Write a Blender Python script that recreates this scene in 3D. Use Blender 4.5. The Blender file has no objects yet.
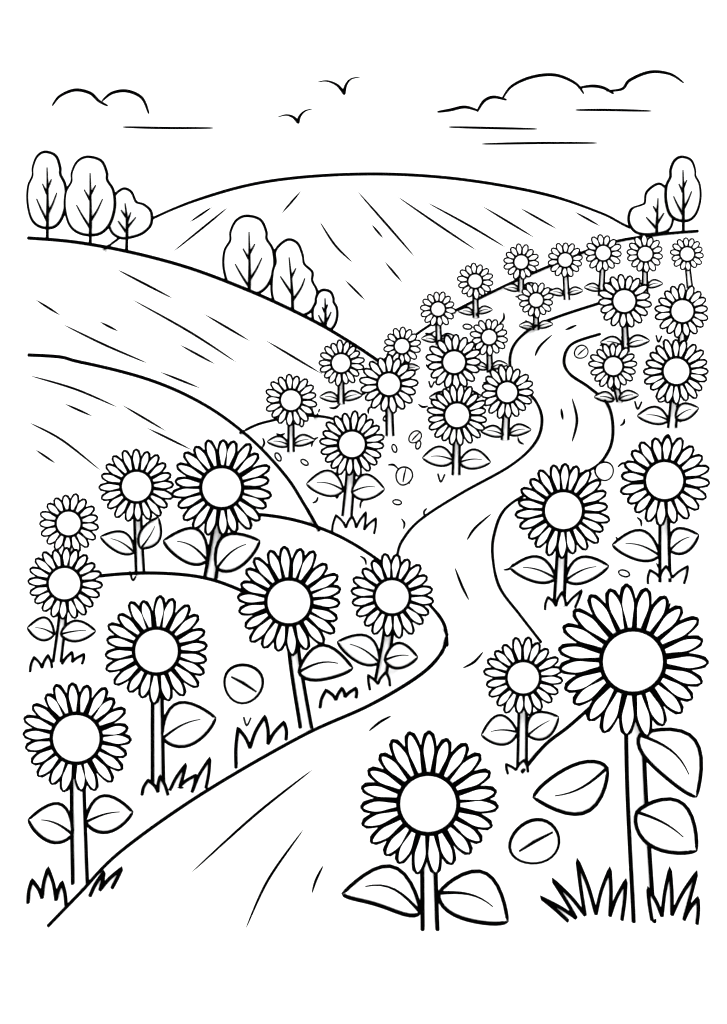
import bpy, math, random
from mathutils import Vector
from mathutils.bvhtree import BVHTree
random.seed(7)
sc=bpy.context.scene
F=1000.0; CX=363.5; HZ=230.0; CZ=2.0
LINE=1.5
def P(px,py,D): return Vector(((px-CX)/F*D, D, CZ-(py-HZ)/F*D))
def plane(y): return -0.381+0.1383*y
def Dp(py): return 400.0/(0.168*py-15.4)

# ---------- materials ----------
def mat(name,c0,c1,scale,bump=0.0):
    m=bpy.data.materials.new(name); m.use_nodes=True
    nt=m.node_tree; b=nt.nodes['Principled BSDF']
    b.inputs['Roughness'].default_value=1.0
    b.inputs['Specular IOR Level'].default_value=0.0
    n=nt.nodes.new('ShaderNodeTexNoise'); n.inputs['Scale'].default_value=scale
    tc=nt.nodes.new('ShaderNodeTexCoord'); nt.links.new(tc.outputs['Object'],n.inputs['Vector'])
    r=nt.nodes.new('ShaderNodeMix'); r.data_type='RGBA'
    r.inputs['A'].default_value=(*c0,1); r.inputs['B'].default_value=(*c1,1)
    nt.links.new(n.outputs['Fac'],r.inputs['Factor']); nt.links.new(r.outputs['Result'],b.inputs['Base Color'])
    return m
WHITE=mat('white_paper',(.90,.90,.90),(.87,.87,.87),6)
INK=mat('black_ink',(.0003,)*3,(.0005,)*3,30)

# ---------- builder ----------
class B:
    def __init__(s): s.v=[]; s.f=[]; s.m=[]
    def add(s,vs,fs,m):
        o=len(s.v); s.v+=[Vector(v) for v in vs]
        for f in fs: s.f.append([o+i for i in f]); s.m.append(m)
    def tube(s,pts,rad,m=1,n=6,closed=False):
        k=len(pts)
        if k<2: return
        vs=[];fs=[]
        for i,p in enumerate(pts):
            a=pts[(i-1)%k] if (closed or i>0) else pts[0]
            b=pts[(i+1)%k] if (closed or i<k-1) else pts[-1]
            t=(b-a)
            if t.length<1e-9: t=Vector((1,0,0))
            t.normalize()
            u=t.cross(Vector((0,1,0)))
            if u.length<1e-3: u=t.cross(Vector((1,0,0)))
            u.normalize(); w=t.cross(u)
            r=rad[i] if isinstance(rad,(list,tuple)) else rad
            if m==1: r*=LINE
            for j in range(n):
                an=2*math.pi*j/n
                vs.append(p+u*(r*math.cos(an))+w*(r*math.sin(an)))
        K=k if closed else k-1
        for i in range(K):
            for j in range(n):
                a=i*n+j;b2=i*n+(j+1)%n;i2=(i+1)%k
                fs.append([a,b2,i2*n+(j+1)%n,i2*n+j])
        if not closed:
            fs.append(list(range(n))[::-1]); fs.append([(k-1)*n+j for j in range(n)])
        s.add(vs,fs,m)
    def obj(s,name,origin=None,mats=None,smooth=False):
        o=origin or Vector((0,0,0))
        me=bpy.data.meshes.new(name); me.from_pydata([v-o for v in s.v],[],s.f)
        for m in (mats or (WHITE,INK)): me.materials.append(m)
        for p,m in zip(me.polygons,s.m): p.material_index=m; p.use_smooth=smooth
        me.update()
        ob=bpy.data.objects.new(name,me); ob.location=o; sc.collection.objects.link(ob); return ob

def cr(pts,n=8,closed=False):
    out=[];k=len(pts)
    if k<3 and not closed:
        a,b=pts[0],pts[-1]
        return [(a[0]+(b[0]-a[0])*i/n,a[1]+(b[1]-a[1])*i/n) for i in range(n+1)]
    seg=k if closed else k-1
    for i in range(seg):
        if closed: p0,p1,p2,p3=[pts[(i+j-1)%k] for j in range(4)]
        else: p0=pts[max(i-1,0)];p1=pts[i];p2=pts[i+1];p3=pts[min(i+2,k-1)]
        for j in range(n):
            t=j/n
            out.append(tuple(0.5*((2*p1[c])+(-p0[c]+p2[c])*t+(2*p0[c]-5*p1[c]+4*p2[c]-p3[c])*t*t+(-p0[c]+3*p1[c]-3*p2[c]+p3[c])*t**3) for c in (0,1)))
    if not closed: out.append(tuple(pts[-1]))
    return out
def interp(tab,x):
    if x<=tab[0][0]: return tab[0][1]
    for (a,b),(c,d) in zip(tab,tab[1:]):
        if x<=c: return b+(d-b)*(x-a)/(c-a)
    return tab[-1][1]

SURF=[]
def register(b): SURF.append(BVHTree.FromPolygons([tuple(v) for v in b.v],b.f))
CAM=Vector((0,0,CZ))
def hitD(px,py):
    d=P(px,py,1.0)-CAM; L=d.length; d.normalize(); best=1e9
    for t in SURF:
        h=t.ray_cast(CAM,d)
        if h[0] is not None: best=min(best,h[3]/L)
    return best if best<1e8 else 60.0

# ---------- terrain ----------
L1=cr([(-330,232),(-120,232),(28,238),(100,246),(180,265),(250,291),(310,319),(350,342),(380,362)])
RID=cr([(380,362),(410,338),(440,318),(490,292),(540,269),(600,245),(640,236),(698,230),(820,224),(1200,218)])
def Yl(px):
    if px<380: return 0.93*Dp(interp(L1,px))-0.0
    return Dp(interp(RID,px))*(0.93+0.07*min(1,(px-380)/60))
g=B(); cols=[-700+i*8 for i in range(int(2100/8)+1)]
rows=28; extra=[0.3,0.8,1.6,3.0,5.0,8,14,25,60,150,400]
for px in cols:
    yl=Yl(px)
    for j in range(rows+1):
        y=0.4+(yl-0.4)*j/rows
        g.v.append(Vector(((px-CX)/F*y,y,plane(y))))
    for e in extra:
        y=yl+e; z=max(-1.6,plane(yl)-0.55*e)
        g.v.append(Vector(((px-CX)/F*y,y,z)))
R=rows+1+len(extra)
for i in range(len(cols)-1):
    for j in range(R-1):
        a=i*R+j; g.f.append([a,a+R,a+R+1,a+1]); g.m.append(0)
register(g); 
for seg in ([p for p in RID if 383<=p[0]<=698],):
    pts=[P(x,y+1,Dp(y+1)*0.985*(0.93+0.07*min(1,(x-380)/60))) for x,y in seg]
    g.tube(pts,[1.15*p.y/F for p in pts])
g.obj('ground',smooth=False)

def hill(ridge,k,front=0.14,taper=(0,0)):
    b=B(); n=len(ridge); nf=12; back=[0.02,.06,.12,.2,.35,.6,1.0]
    D0=[]
    for i,(px,py) in enumerate(ridge):
        t=i/(n-1); kk=k
        if taper[0] and t<taper[0]: kk=1-(1-k)*math.sin(math.pi/2*t/taper[0])
        if taper[1] and 1-t<taper[1]: kk=1-(1-k)*math.sin(math.pi/2*(1-t)/taper[1])
        D=kk*Dp(py); D0.append(D); z=CZ-(py-HZ)/F*D; h=z-plane(D)
        a=(px-CX)/F
        for j in range(nf+1):
            t2=1-j/nf; y=D*(1-front*t2); zz=plane(y)+h*math.cos(math.pi/2*t2)-0.01*t2
            b.v.append(Vector((a*y,y,zz)))
        for e in back:
            y=D+e*(0.3+h*2); b.v.append(Vector((a*y,y,z-0.75*(y-D))))
    Rr=nf+1+len(back)
    for i in range(n-1):
        for j in range(Rr-1):
            q=i*Rr+j; b.f.append([q,q+Rr,q+Rr+1,q+1]); b.m.append(0)
    register(b)
    return b,ridge,D0
def finish_hill(h,name,lo=28,hi=698,lw=2.7,draw=True):
    b,ridge,D0=h
    if draw:
        pts=[];
        for (px,py),D in zip(ridge,D0):
            if lo<=px<=hi:
                d=min(D,hitD(px,py+0.5))*0.98
                pts.append(P(px,py,d))
        b.tube(pts,[lw/2*p.y/F for p in pts])
    b.obj(name,smooth=False)
fr=cr([(-700,330),(-300,320),(-60,290),(60,268),(105,248),(140,225),(200,199),(270,181),(360,174),(450,178),(540,193),(600,213),(635,230),(720,262),(900,300),(1400,320)],10)
fb=B(); nf=16
for px,py in fr:
    D=40; zr=CZ-(py-HZ)/F*D; a=(px-CX)/F
    for j in range(nf+1):
        t=j/nf; y=19+(D-19)*t; fb.v.append(Vector((a*y,y,-1.65+(zr+1.65)*math.sin(math.pi/2*t)**1.15)))
    for e in (1,3,6,12,20): fb.v.append(Vector((a*(D+e),D+e,zr-0.02*e*e-0.15*e)))
Rr=nf+6
for i in range(len(fr)-1):
    for j in range(Rr-1):
        q=i*Rr+j; fb.f.append([q,q+Rr,q+Rr+1,q+1]); fb.m.append(0)
register(fb)
hF=(fb,fr,[40]*len(fr))
hL1=hill(L1,0.93,0.16)
L2=cr([(-200,352),(28,355),(80,362),(150,380),(205,405),(250,438),(285,475),(304,504),(319,530)])
hL2=hill(L2,0.9,0.14,taper=(0,.12))
Lb=cr([(240,433),(262,423),(300,416),(330,418),(350,428)])
hLb=hill(Lb,0.95,0.08,taper=(.2,.3))
L3=cr([(190,518),(245,514),(290,519),(330,532),(365,551),(400,577),(428,603),(444,624),(447,645)])
hL3=hill(L3,0.9,0.14,taper=(.2,.2))
L4=cr([(28,590),(60,584),(100,576),(150,573),(200,577),(240,590),(270,608)])
hL4=hill(L4,0.93,0.12,taper=(0,.25))
finish_hill(hF,'distant_hill',105,634,2.5)
finish_hill(hL1,'hill'); finish_hill(hL2,'hill'); finish_hill(hLb,'hill',lw=2.2); finish_hill(hL3,'hill',250); finish_hill(hL4,'hill',98,262)

def gtube(b,pts2,lw=3.0,taper=False,n=8,closed=False,near=0.98):
    q=cr(pts2,n,closed); k=len(q); pts=[];rad=[]
    for i,(px,py) in enumerate(q):
        D=hitD(px,py)*near; pts.append(P(px,py,D)); w=lw
        if taper: t=i/(k-1); w=lw*(0.25+0.75*math.sin(math.pi*min(1,max(0,t)))**0.6)
        rad.append(w/2*D/F)
    b.tube(pts,rad,closed=closed)

# ---------- winding path ----------
pb=B()
left=cr([(48,926),(80,893),(120,852),(200,795),(300,737),(370,705),(420,675),(442,648),(446,628),(425,585),(398,553),(400,543),(420,520),(460,494),(510,466),(535,443),(542,420),(535,400),(518,384),(510,365),(514,345),(532,328),(560,316),(600,303)],6)
right=cr([(600,960),(560,900),(530,830),(522,772),(545,745),(590,705),(580,680),(541,640),(520,615),(500,588),(493,560),(494,535),(506,508),(540,488),(590,470),(608,452),(613,430),(608,405),(590,388),(570,374),(564,360),(572,344),(600,334),(640,318)],6)
N=90
def res(c,N):
    L=[0]
    for a,b in zip(c,c[1:]): L.append(L[-1]+math.dist(a,b))
    o=[];j=0
    for i in range(N+1):
        t=L[-1]*i/N
        while j<len(L)-2 and L[j+1]<t: j+=1
        u=(t-L[j])/max(1e-9,L[j+1]-L[j]); o.append((c[j][0]+(c[j+1][0]-c[j][0])*u,c[j][1]+(c[j+1][1]-c[j][1])*u))
    return o
A=[p for p in res(left,N)];C=[p for p in res(right,N)]
for (a,c) in zip(A,C):
    for t in (0,.25,.5,.75,1):
        x=a[0]+(c[0]-a[0])*t;y=a[1]+(c[1]-a[1])*t
        D=Dp(y); v=P(x,y,D); v.z+=0.004; pb.v.append(v)
for i in range(N):
    for j in range(4):
        q=i*5+j; pb.f.append([q,q+5,q+6,q+1]); pb.m.append(0)
gtube(pb,[(48,926),(80,893),(120,852),(200,795),(300,737),(370,705),(420,675),(442,652),(447,634)],2.8)
gtube(pb,[(397,556),(402,541),(420,520),(460,494),(510,466),(535,443),(542,420),(535,400),(518,384),(510,365),(514,345),(532,328),(560,316),(600,303)],2.4)
gtube(pb,[(541,642),(520,615),(500,588),(493,560),(494,535),(506,508),(540,488),(590,470),(608,452),(613,430),(608,405),(590,388),(570,374),(564,360),(572,344),(600,334)],2.4)
gtube(pb,[(522,772),(545,745),(568,727),(592,706)],2.6)
for s in ([(312,770),(255,815),(192,872)],[(303,830),(268,880),(246,928)],[(323,866),(316,880),(312,893)],[(391,716),(380,722),(369,731)],[(455,568),(462,586),(469,600)],[(491,514),(475,528),(467,540)],[(483,652),(474,662),(463,668)],[(572,398),(577,420),(572,442)],[(561,408),(563,420)],[(552,335),(540,346),(535,356)],[(577,325),(565,330)]):
    gtube(pb,s,2.2,True)
pb.obj('winding_path',smooth=False)

fu=B()
for s in ([(36,300),(60,315)],[(64,325),(105,345),(147,363)],[(118,270),(145,284),(172,298)],[(133,300),(190,332),(236,362)],[(204,314),(250,341)],[(265,340),(322,374)],[(100,322),(118,331)],[(180,345),(215,364)],[(160,372),(200,388)],
          [(31,376),(75,389),(117,407)],[(30,423),(62,440),(100,470)],[(122,405),(166,431)],[(65,404),(92,416)],[(147,428),(192,450)],[(36,450),(55,463)]):
    gtube(fu,s,2.0,True,n=6)
fu.obj('furrow_marks')
fu=B()
for s in ([(227,208),(205,226),(174,251)],[(212,207),(190,222)],[(301,191),(282,213)],[(358,192),(388,226),(414,256)],[(398,197),(440,226),(476,250)],[(372,225),(383,238)],[(428,203),(470,226),(505,247)],[(482,206),(535,238)],[(520,208),(557,229)],[(575,212),(600,226)],[(320,222),(335,245),(352,262)],[(345,280),(365,300)],[(385,262),(402,282)]):
    gtube(fu,s,1.9,True,n=6,near=0.98)
fu.obj('distant_furrow_marks')

# ---------- sky, clouds, birds ----------
sk=B(); W=20
for i in range(W+1):
    an=math.radians(-75+150*i/W); x=150*math.sin(an); y=30+150*math.cos(an)-10
    sk.v+= [Vector((x,y,-6)),Vector((x,y,90))]
for i in range(W): q=i*2; sk.f.append([q,q+2,q+3,q+1]); sk.m.append(0)
sk.obj('sky',mats=(WHITE,))
def tp(pts2,D,lw,n=8,taper=True):
    q=cr(pts2,n); k=len(q); return [P(x,y,D) for x,y in q],[(lw*(0.35+0.65*math.sin(math.pi*i/(k-1))**0.4) if taper else lw)/2*D/F for i in range(k)]
def cloud(arcs,streaks,D=105):
    b=B(); zb=min(P(x,y,D).z for a in arcs for x,y in a)
    for ai,a in enumerate(arcs):
        p,r=tp(a,D,2.6); b.tube(p,r)
        yo=1.2+0.5*ai; vs=[];fs=[]
        xs=sorted(p,key=lambda v:v.x)
        for v in xs: vs+=[Vector((v.x,v.y+yo,v.z-.15)),Vector((v.x,v.y+yo-.2,(v.z+zb)/2-.1)),Vector((v.x,v.y+yo,zb-.2))]
        for i in range(len(xs)-1): q=3*i; fs+=[[q,q+3,q+4,q+1],[q+1,q+4,q+5,q+2]]
        b.add(vs,fs,0)
    for s in streaks:
        p,r=tp(s,D,2.1); b.tube(p,r)
    b.obj('cloud',P(*arcs[0][0],D))
cloud([[(52,106),(60,96),(75,90),(90,93),(99,101),(108,106)],[(102,101),(112,93),(127,91),(142,98),(149,114)]],[[(122,127),(165,128),(214,128)]])
cloud([[(437,112),(450,110),(465,107),(479,111)],[(477,112),(484,101),(494,97),(507,100)],[(502,99),(512,86),(532,77),(555,75),(575,83),(584,94)],[(578,88),(592,86),(604,88),(614,94)],[(606,91),(622,89),(630,80),(650,72),(670,74),(684,83)]],[[(448,127),(490,128),(538,129)],[(481,144),(540,143),(598,143)],[(575,110),(610,110),(652,111)]])
def bird(pts,D):
    b=B()
    for wing in pts:
        q=cr(wing,8);k=len(q)
        b.tube([P(x,y,D-0.6*math.sin(math.pi*i/(k-1))) for i,(x,y) in enumerate(q)],[(0.9+1.9*(i/(k-1)))/2*D/F for i in range(k)])
    o=P(*pts[0][-1],D); b.tube([o+Vector((0,-.25,.02)),o,o+Vector((0,.3,0)),o+Vector((0,.55,0))],[.02,.065,.05,.01])
    b.obj('bird',o)
bird([[(318,82),(327,81),(337,85),(344,93)],[(360,77),(351,79),(346,85),(344,93)]],45)
bird([[(278,117),(286,115),(293,117),(298,122)],[(312,109),(305,111),(300,116),(298,122)]],48)

# ---------- trees ----------
def tree(outline,trunk,branches,D):
    b=B(); q=cr(outline,7,True)
    c=(sum(p[0] for p in q)/len(q),sum(p[1] for p in q)/len(q)); pts=[P(x,y,D) for x,y in q]
    sz=(max(p[0] for p in q)-min(p[0] for p in q))*D/F*0.3
    n=len(q)
    for sg in (-1,1):
        vs=[];fs=[]
        for t in (1,.8,.5,.2):
            for x,y in q: vs.append(P(c[0]+(x-c[0])*t,c[1]+(y-c[1])*t,D)+Vector((0,sg*sz*math.sqrt(1-t*t)*0.5,0)))
        for k in range(3):
            for i in range(n): fs.append([k*n+i,k*n+(i+1)%n,(k+1)*n+(i+1)%n,(k+1)*n+i])
        fs.append([3*n+i for i in range(n)])
        b.add(vs,fs,0)
    b.tube(pts,1.25*D/F,closed=True)
    off=D-sz*0.56
    tk=cr(trunk,6); k=len(tk)
    b.tube([P(x,y,off) for x,y in tk],[(2.9-1.8*i/(k-1))/2*D/F for i in range(k)])
    for br in branches:
        bk=cr(br,5);k=len(bk); b.tube([P(x,y,off) for x,y in bk],[(2.0-0.9*i/(k-1))/2*D/F for i in range(k)])
    b.obj('tree',P(trunk[0][0],trunk[0][1],D))
def brs(cx,top,bot,w):
    h=bot-top;a=w/2
    return [[(cx,bot-h*.16),(cx+a*.28,bot-h*.3),(cx+a*.52,bot-h*.46)],[(cx,bot-h*.08),(cx-a*.32,bot-h*.24),(cx-a*.56,bot-h*.38)],[(cx,top+h*.5),(cx+a*.24,top+h*.36)],[(cx,top+h*.56),(cx-a*.25,top+h*.42)]]
def auto_tree(cx,top,bot,w,D,base):
    h=bot-top; a=w/2
    ol=[(cx-a*.1,top),(cx+a*.45,top+h*.05),(cx+a*.68,top+h*.2),(cx+a*.70,top+h*.3),(cx+a*.95,top+h*.44),(cx+a*1.0,top+h*.66),(cx+a*.78,top+h*.88),(cx+a*.35,bot),(cx-a*.3,bot),(cx-a*.78,top+h*.9),(cx-a*1.0,top+h*.68),(cx-a*.97,top+h*.46),(cx-a*.74,top+h*.32),(cx-a*.72,top+h*.2),(cx-a*.5,top+h*.06)]
    tree(ol,[(cx,base),(cx+.5,bot-h*.3),(cx,top+h*.2)],brs(cx,top,bot,w),D)
auto_tree(47,152,227,38,15.6,262)
tree([(123,189),(131,192),(136,202),(144,205),(151,212),(151,224),(144,232),(135,236),(122,238),(112,232),(109,220),(112,210),(114,197)],[(126,268),(127,225),(125,203)],[[(127,228),(136,217)],[(126,232),(118,221)],[(126,217),(121,210)],[(127,222),(131,212)]],14.9)
auto_tree(90,157,234,49,14.6,264)
auto_tree(249,216,293,50,12.3,312)
auto_tree(325,290,330,24,11.2,345)
tree([(287,240),(297,243),(302,254),(304,264),(312,272),(312,281),(317,292),(314,306),(306,314),(290,316),(277,306),(272,292),(273,272),(276,262),(276,250)],[(293,335),(292,290),(289,257)],[[(293,300),(301,288),(305,278)],[(292,294),(284,282),(280,276)],[(291,278),(296,268)]],11.8)
tree([(658,184),(666,189),(671,200),(673,216),(668,230),(650,234),(636,232),(629,222),(631,210),(640,206),(645,203),(647,192)],[(656,256),(657,222),(658,198)],[[(657,224),(664,213)],[(656,228),(646,217)],[(657,212),(653,206)]],18.1)
auto_tree(683,157,220,34,17.8,252)

# ---------- plants ----------
def leaf(b,base,tip,wid,D,lw,bend=0.0,vein=0.75,up=None):
    wid*=1.15
    bx,by=base;tx,ty=tip; L=math.dist(base,tip); dx,dy=(tx-bx)/L,(ty-by)/L; nx,ny=-dy,dx
    def pt(t,s):
        bb=bend*L*math.sin(math.pi*t)
        w=wid/2*(math.sin(math.pi*t**0.85)**0.75 if 0<t<1 else 0)
        return (bx+dx*L*t+nx*(bb+s*w),by+dy*L*t+ny*(bb+s*w))
    ts=[0,.02,.06,.12,.2,.3,.4,.5,.6,.7,.8,.88,.94,.98,1]; n=len(ts)-1
    up_=[pt(t,1) for t in ts]; dn=[pt(t,-1) for t in ts]
    vs=[];fs=[]
    for i in range(n+1):
        m=pt(ts[i],0); vs+=[P(*up_[i],D),P(*m,D*(1-0.004)),P(*dn[i],D)]
    for i in range(n): q=3*i; fs+=[[q,q+3,q+4,q+1],[q+1,q+4,q+5,q+2]]
    b.add(vs,fs,0)
    o=up_+dn[::-1][1:-1]
    b.tube([P(x,y,D*0.998) for x,y in o],lw/2*D/F,closed=True)
    k=8; b.tube([P(*pt(0.0+vein*i/k,0),D*0.99) for i in range(k+1)],[lw*(0.95-0.55*i/k)/2*D/F for i in range(k+1)])
def sunflower(cx,cy,Rr,base,sw=None,leaves=None,rr=None,D=None,n=None):
    b=B(); D=D or hitD(*base); s=D/F
    rr=rr or Rr*0.425; lw=min(3.1,max(1.4,1.0+Rr*0.031)); sw=sw or max(4.2,Rr*0.17)
    bend=(base[0]-cx)*0.12
    mid=((cx+base[0])/2-bend,(cy+base[1])/2)
    st=cr([(cx+(base[0]-cx)*.15,cy+Rr*0.4),mid,base],8)
    k=len(st)
    b.tube([P(x,y,D) for x,y in st],[sw/2*s*(0.9+0.25*i/(k-1)) for i in range(k)],m=0,n=10)
    for sg in (-1,1):
        b.tube([P(x+sg*sw/2*(0.9+0.25*i/(k-1)),y,D-0.6*sw*s) for i,(x,y) in enumerate(st)],lw/2*s)
    if leaves is None:
        ly=base[1]-(base[1]-cy-Rr)*0.35
        leaves=[((cx+base[0])/2-sw/2,ly+2,-Rr*.8,-Rr*0.12),((cx+base[0])/2+sw/2,ly+1,Rr*.8,-Rr*0.15)]
        leaves=[((x,y),(x+dx,y+dy),Rr*.36,(0.10 if dx<0 else -0.10)) for x,y,dx,dy in leaves]
    for L in leaves: leaf(b,L[0],L[1],L[2],D*(0.985),lw*0.9,L[3])
    # head
    Dh=D*0.975; s=Dh/F
    n=n or (23 if Rr>60 else 22 if Rr>45 else 20 if Rr>30 else 17 if Rr>22 else 14)
    rot=random.random(); pw=min(4.4,max(2.1,1.5+Rr*0.042))
    def hp(r,a,off): return P(cx+r*math.cos(a),cy+r*math.sin(a),Dh)+Vector((0,off*s,0))
    for i in range(n):
        a0=2*math.pi*(i+rot)/n+random.uniform(-.03,.03); L=(Rr-pw*.5)*random.uniform(.93,1.03)
        inn=rr*0.98; m=14; wh=[];bk=[]
        pm=math.pi*(Rr*0.74)/n-pw*0.42
        for j in range(m+1):
            t=j/m; t=1-(1-t)**1.4
            r=inn+(L-inn)*t
            hw=math.pi*r/n-pw*0.46
            cap=1.0 if t<.45 else max(0,1-((t-0.45)/0.55)**2.0)**0.66
            w=max(0.01,min(hw,pm)*cap*(0.62+0.38*min(1,t/0.5)))
            wh.append((r,w)); bk.append((r+pw*0.85*max(0,t-.5)*2,w+pw*0.8*(1 if t<.97 else 0.45)))
        jit=random.uniform(0,.01)
        for arr,off,mi,lift in ((bk,0.0,1,0),(wh,-Rr*0.018,0,-Rr*0.008)):
            vs=[];fs=[]
            for j,(r,w) in enumerate(arr):
                da=w/r; dz=off-jit*Rr*.2
                vs+=[hp(r,a0-da,dz),hp(r,a0,dz+lift),hp(r,a0+da,dz)]
            for j in range(m): q=3*j; fs+=[[q,q+3,q+4,q+1],[q+1,q+4,q+5,q+2]]
            b.add(vs,fs,mi)
    # black backing so the base of the petals is solid
    m=40
    rb=rr+(Rr-rr)*0.42
    b.add([hp(rb,2*math.pi*i/m,0.004*Rr) for i in range(m)],[list(range(m))],1)
    vs=[];fs=[]
    for q,(t,dz) in enumerate(((1,-.032),(.85,-.05),(.6,-.065),(.3,-.075))):
        vs+=[hp(rr*t,2*math.pi*i/m,Rr*dz) for i in range(m)]
    for q in range(3):
        for i in range(m): fs.append([q*m+i,q*m+(i+1)%m,(q+1)*m+(i+1)%m,(q+1)*m+i])
    fs.append([3*m+i for i in range(m)]); b.add(vs,fs,0)
    b.tube([hp(rr,2*math.pi*i/m,-0.05*Rr) for i in range(m)],lw*0.5*s,closed=True)
    b.obj('sunflower',P(base[0],base[1],D))
Lf=lambda b,t,w,c:(b,t,w,c)
sunflower(428,802,70,(430,930),13,[Lf((420,912),(343,894),36,.22),Lf((439,893),(507,921),44,-.15)],30)
sunflower(632,660,76,(644,922),18,[Lf((607,768),(534,797),42,-.12),Lf((640,735),(696,796),42,-.16),Lf((637,812),(696,850),46,-.08)],32)
sunflower(523,677,39,(522,768),8,[Lf((517,732),(482,735),26,.1),Lf((528,735),(558,717),24,-.05)],17)
sunflower(563,510,47,(559,606),9,[Lf((555,578),(511,568),22,.1),Lf((566,580),(608,566),22,-.1)],20)
sunflower(664,480,45,(665,582),9,[Lf((659,555),(613,545),26,.12),Lf((670,550),(698,535),22,-.1)],20)
sunflower(676,371,33,(672,428),7,[Lf((668,420),(638,416),15,.1),Lf((676,418),(698,408),14,-.1)],14)
sunflower(613,366,24,(620,402),5,None,10)
sunflower(624,301,27,(626,352),5,None,12)
sunflower(682,311,27,(682,356),6,[],12)
sunflower(645,254,19,(645,292),4.5,None,8)
sunflower(603,253,19,(601,296),4.5,None,8)
sunflower(687,254,17,(690,288),4.5,[],7.5)
sunflower(565,260,18,(567,300),4.5,None,7.5)
sunflower(521,262,18,(521,292),4.5,None,7.5)
sunflower(536,300,18,(536,330),4.5,None,7.5)
sunflower(475,281,18,(476,318),4.5,None,7.5)
sunflower(438,309,18,(439,345),4.5,None,7.5)
sunflower(489,337,19,(490,372),4.5,None,8)
sunflower(454,362,28,(456,404),6,None,12)
sunflower(507,392,27,(505,440),6,None,11)
sunflower(457,415,31,(456,475),6,[Lf((453,460),(423,458),17,.1),Lf((460,462),(490,462),17,-.1)],13)
sunflower(402,346,19,(402,372),4.5,None,8)
sunflower(389,384,29,(390,436),6,[],12)
sunflower(341,363,23,(341,404),5,None,10)
sunflower(291,400,26,(291,452),5,None,11)
sunflower(352,444,33,(347,516),8,[Lf((343,490),(307,484),22,.12),Lf((352,492),(384,489),22,-.12)],14)
sunflower(69,523,30,(72,572),7,[],13)
sunflower(65,583,37,(57,662),7,[Lf((54,634),(28,628),20,.1),Lf((61,634),(95,631),18,-.05)],17)
sunflower(137,486,37,(140,572),7,[Lf((134,552),(101,537),18,.1),Lf((141,548),(158,518),18,.05)],16)
sunflower(222,487,50,(210,579),10,[Lf((207,560),(164,541),30,.15),Lf((217,568),(259,541),30,-.12)],21)
sunflower(289,601,54,(306,728),10,[Lf((299,672),(352,668),30,-.15)],23)
sunflower(392,596,42,(380,682),9,[Lf((379,662),(338,642),24,.1),Lf((385,660),(417,657),22,-.1)],18)
sunflower(157,650,53,(158,786),10,[Lf((163,738),(215,718),38,-.1)],23)
sunflower(77,737,55,(80,884),13,[Lf((72,834),(29,820),34,.12),Lf((86,822),(132,812),32,-.08)],25)

def tuft(blades,lw=2.8,name='grass_tuft'):
    b=B(); x0=blades[0][0];x1=blades[-1][0]; yb=max(p[1] for p in blades)
    D=hitD((x0+x1)/2,yb)*0.985; lw*=.88
    for i in range(0,len(blades)-2,2):
        a,t,c=blades[i],blades[i+1],blades[i+2]; wv=0.08*(c[0]-a[0])
        l=cr([a,((a[0]*.55+t[0]*.45)-wv,(a[1]+t[1])/2),t],5); r=cr([t,((c[0]*.55+t[0]*.45)+wv,(c[1]+t[1])/2),c],5)
        vs=[];fs=[];rr=r[::-1]
        for p,q in zip(l,rr): vs+=[P(*p,D+0.003),P(*q,D+0.003)]
        for j in range(len(l)-1): q=2*j; fs.append([q,q+2,q+3,q+1])
        b.add(vs,fs,0); pts=l+r[1:]
        b.tube([P(x,y,D-0.004) for x,y in pts],lw/2*D/F)
    b.obj(name,P((x0+x1)/2,yb,D))
tuft([(568,921),(540,897),(576,918),(552,879),(585,915),(577,859),(596,914),(610,868),(610,916),(626,880),(622,920)],3.2)
tuft([(652,920),(648,888),(662,916),(670,868),(672,915),(697,872),(684,920),(698,898),(697,924)],3.2)
tuft([(28,903),(32,880),(42,898),(48,868),(56,900),(62,882),(66,905)],3.2)
tuft([(90,896),(104,872),(100,890),(122,868),(112,888)],3.2)
tuft([(236,768),(238,728),(250,748),(265,716),(268,744),(284,722),(286,740)],3.0)
tuft([(320,708),(326,690),(336,700),(342,688),(345,697),(356,688),(356,698)],2.8)
tuft([(142,795),(148,780),(158,792),(160,776),(168,795)],2.8)
tuft([(170,790),(186,764),(180,786),(196,775),(192,792),(210,758),(206,788)],2.8)
tuft([(30,672),(34,657),(42,668),(48,655),(52,668)],2.4)
tuft([(62,664),(72,652),(72,662),(84,654),(82,664)],2.4)
tuft([(332,535),(336,515),(346,528),(352,516),(356,528),(366,512),(364,530),(376,518),(374,534)],2.1)
tuft([(545,610),(548,597),(556,606),(562,592),(566,606),(582,590),(575,608)],2.3)
tuft([(648,584),(650,570),(660,578),(666,566),(672,578),(688,566),(684,584)],2.3)
tuft([(508,774),(506,764),(516,770),(524,760),(528,772)],2.3)
tuft([(370,690),(368,675),(378,684),(386,672),(390,686)],2.3)

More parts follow.
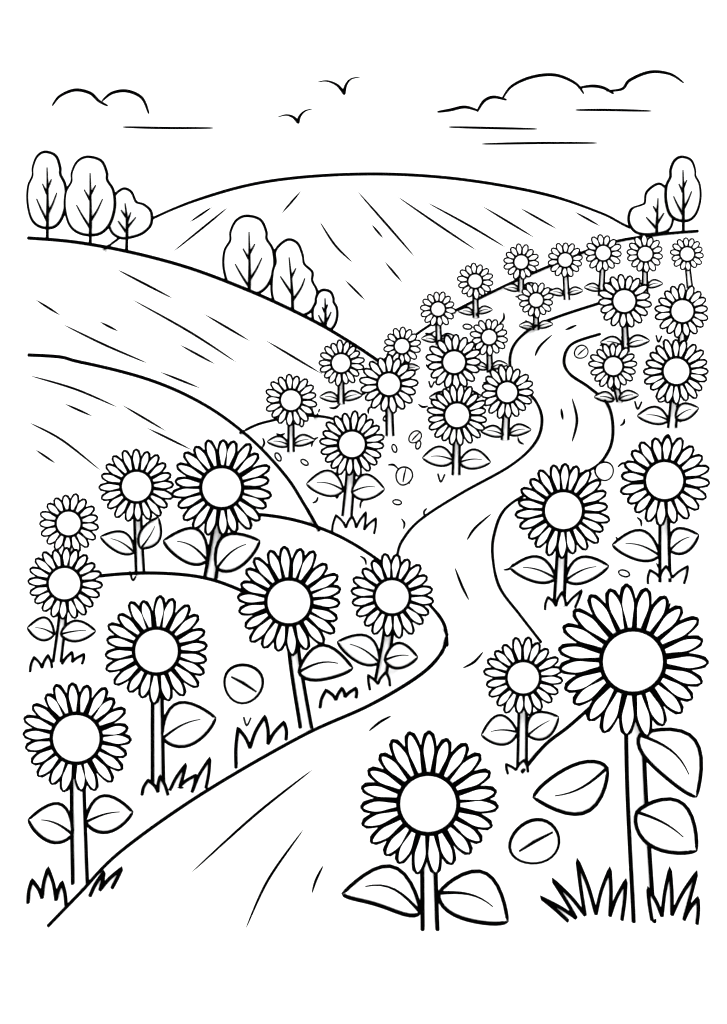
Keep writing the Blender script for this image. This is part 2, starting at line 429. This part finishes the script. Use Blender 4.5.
def pebble(cx,cy,a,bb,rot,lw=2.8,slash=True):
    b=B(); D=hitD(cx,cy+bb)*0.985; c,s=math.cos(rot),math.sin(rot); n=28; lw*=.88
    ring=[(a*math.cos(2*math.pi*i/n),bb*math.sin(2*math.pi*i/n)*(1+.12*math.cos(2*math.pi*i/n))) for i in range(n)]
    pt=lambda x,y,d=D:P(cx+x*c-y*s,cy+x*s+y*c,d)
    vs=[];fs=[]
    for q,t in enumerate((1,.75,.45,.15)): vs+=[pt(x*t,y*t)+Vector((0,-bb*.3*D/F*math.sqrt(1-t*t),0)) for x,y in ring]
    for q in range(3):
        for i in range(n): fs.append([q*n+i,q*n+(i+1)%n,(q+1)*n+(i+1)%n,(q+1)*n+i])
    fs.append([3*n+i for i in range(n)]); b.add(vs,fs,0)
    b.tube([pt(x,y) for x,y in ring],lw/2*D/F,closed=True)
    if slash:
        dd=D-bb*.4*D/F; b.tube([pt(a*.85,-bb*.1,dd),pt(0,0,dd),pt(-a*.7,bb*.15,dd)],[lw*.3*D/F,lw*.45*D/F,lw*.3*D/F])
    b.obj('fallen_leaf',pt(0,0))
pebble(243,683,19,19,math.radians(40))
pebble(534,842,25,21,math.radians(-22),3)
pebble(404,476,9,8,math.radians(-70),1.9); pebble(415,437,7,5,math.radians(-40),1.7)
pebble(604,471,9,9,.3,1.9,False); pebble(581,352,7,6,-.6,1.7)

fo=B()
def inside(poly,x,y):
    r=False;j=len(poly)-1
    for i in range(len(poly)):
        if (poly[i][1]>y)!=(poly[j][1]>y) and x<(poly[j][0]-poly[i][0])*(y-poly[i][1])/(poly[j][1]-poly[i][1])+poly[i][0]: r=not r
        j=i
    return r
fields=[([(250,435),(335,375),(385,362),(440,322),(520,286),(600,252),(600,296),(530,322),(505,350),(505,380),(528,405),(530,440),(470,482),(400,535),(385,550),(330,520),(270,455)],58,1.15),
        ([(610,330),(690,300),(696,440),(640,480),(612,462),(622,430),(618,400),(585,370),(572,352)],20,1.15),
        ([(505,520),(540,500),(690,470),(690,620),(600,660),(520,600),(500,565)],9,1.3),
        ([(40,560),(240,520),(350,545),(430,610),(435,650),(380,690),(240,745),(100,850),(40,800)],7,1.4)]
used=[]
for poly,cnt,sz in fields:
    xs=[p[0] for p in poly];ys=[p[1] for p in poly];k=0;tr=0
    while k<cnt and tr<5000:
        tr+=1;x=random.uniform(min(xs),max(xs));y=random.uniform(min(ys),max(ys))
        if not inside(poly,x,y) or any(math.dist((x,y),u)<15*sz for u in used): continue
        used.append((x,y));k+=1;a=random.uniform(0,6.28);L=random.uniform(3.5,5.5)*sz;c,s=math.cos(a),math.sin(a)
        kind=random.random()
        if kind<.55: gtube(fo,[(x-L*c,y-L*s),(x+L*.4*s,y-L*.4*c),(x+L*c,y+L*s)],2.0,True,5)
        elif kind<.75:
            gtube(fo,[(x-L*.7,y-L*.8),(x-L*.2,y+L*.6),(x+L*.5,y-L*.7)],1.6,False,4)
        else: gtube(fo,[(x+L*.9*math.cos(t)*c-L*.5*math.sin(t)*s,y+L*.9*math.cos(t)*s+L*.5*math.sin(t)*c) for t in [i*math.pi/3 for i in range(6)]],1.5,False,3,True)
fo.obj('scattered_foliage')

# ---------- light, camera ----------
w=bpy.data.worlds.new('World'); sc.world=w; w.use_nodes=True
bg=w.node_tree.nodes['Background']; bg.inputs['Color'].default_value=(1,1,1,1); bg.inputs['Strength'].default_value=2.4
l=bpy.data.lights.new('sun','SUN'); l.energy=1.5; l.angle=math.radians(20); l.color=(1,1,1)
lo=bpy.data.objects.new('sun',l); lo.rotation_euler=(math.radians(48),0,math.radians(-12)); lo.location=(0,-5,20); sc.collection.objects.link(lo)
cam=bpy.data.cameras.new('camera'); co=bpy.data.objects.new('camera',cam); sc.collection.objects.link(co)
cam.sensor_fit='HORIZONTAL'; cam.sensor_width=36; cam.lens=36*F/727; cam.shift_y=(HZ-512)/727
co.location=(0,0,CZ); co.rotation_euler=(math.radians(90),0,0); cam.clip_start=0.05; cam.clip_end=1000
sc.camera=co
sc.view_settings.view_transform='Standard'; sc.view_settings.look='None'; sc.view_settings.exposure=0
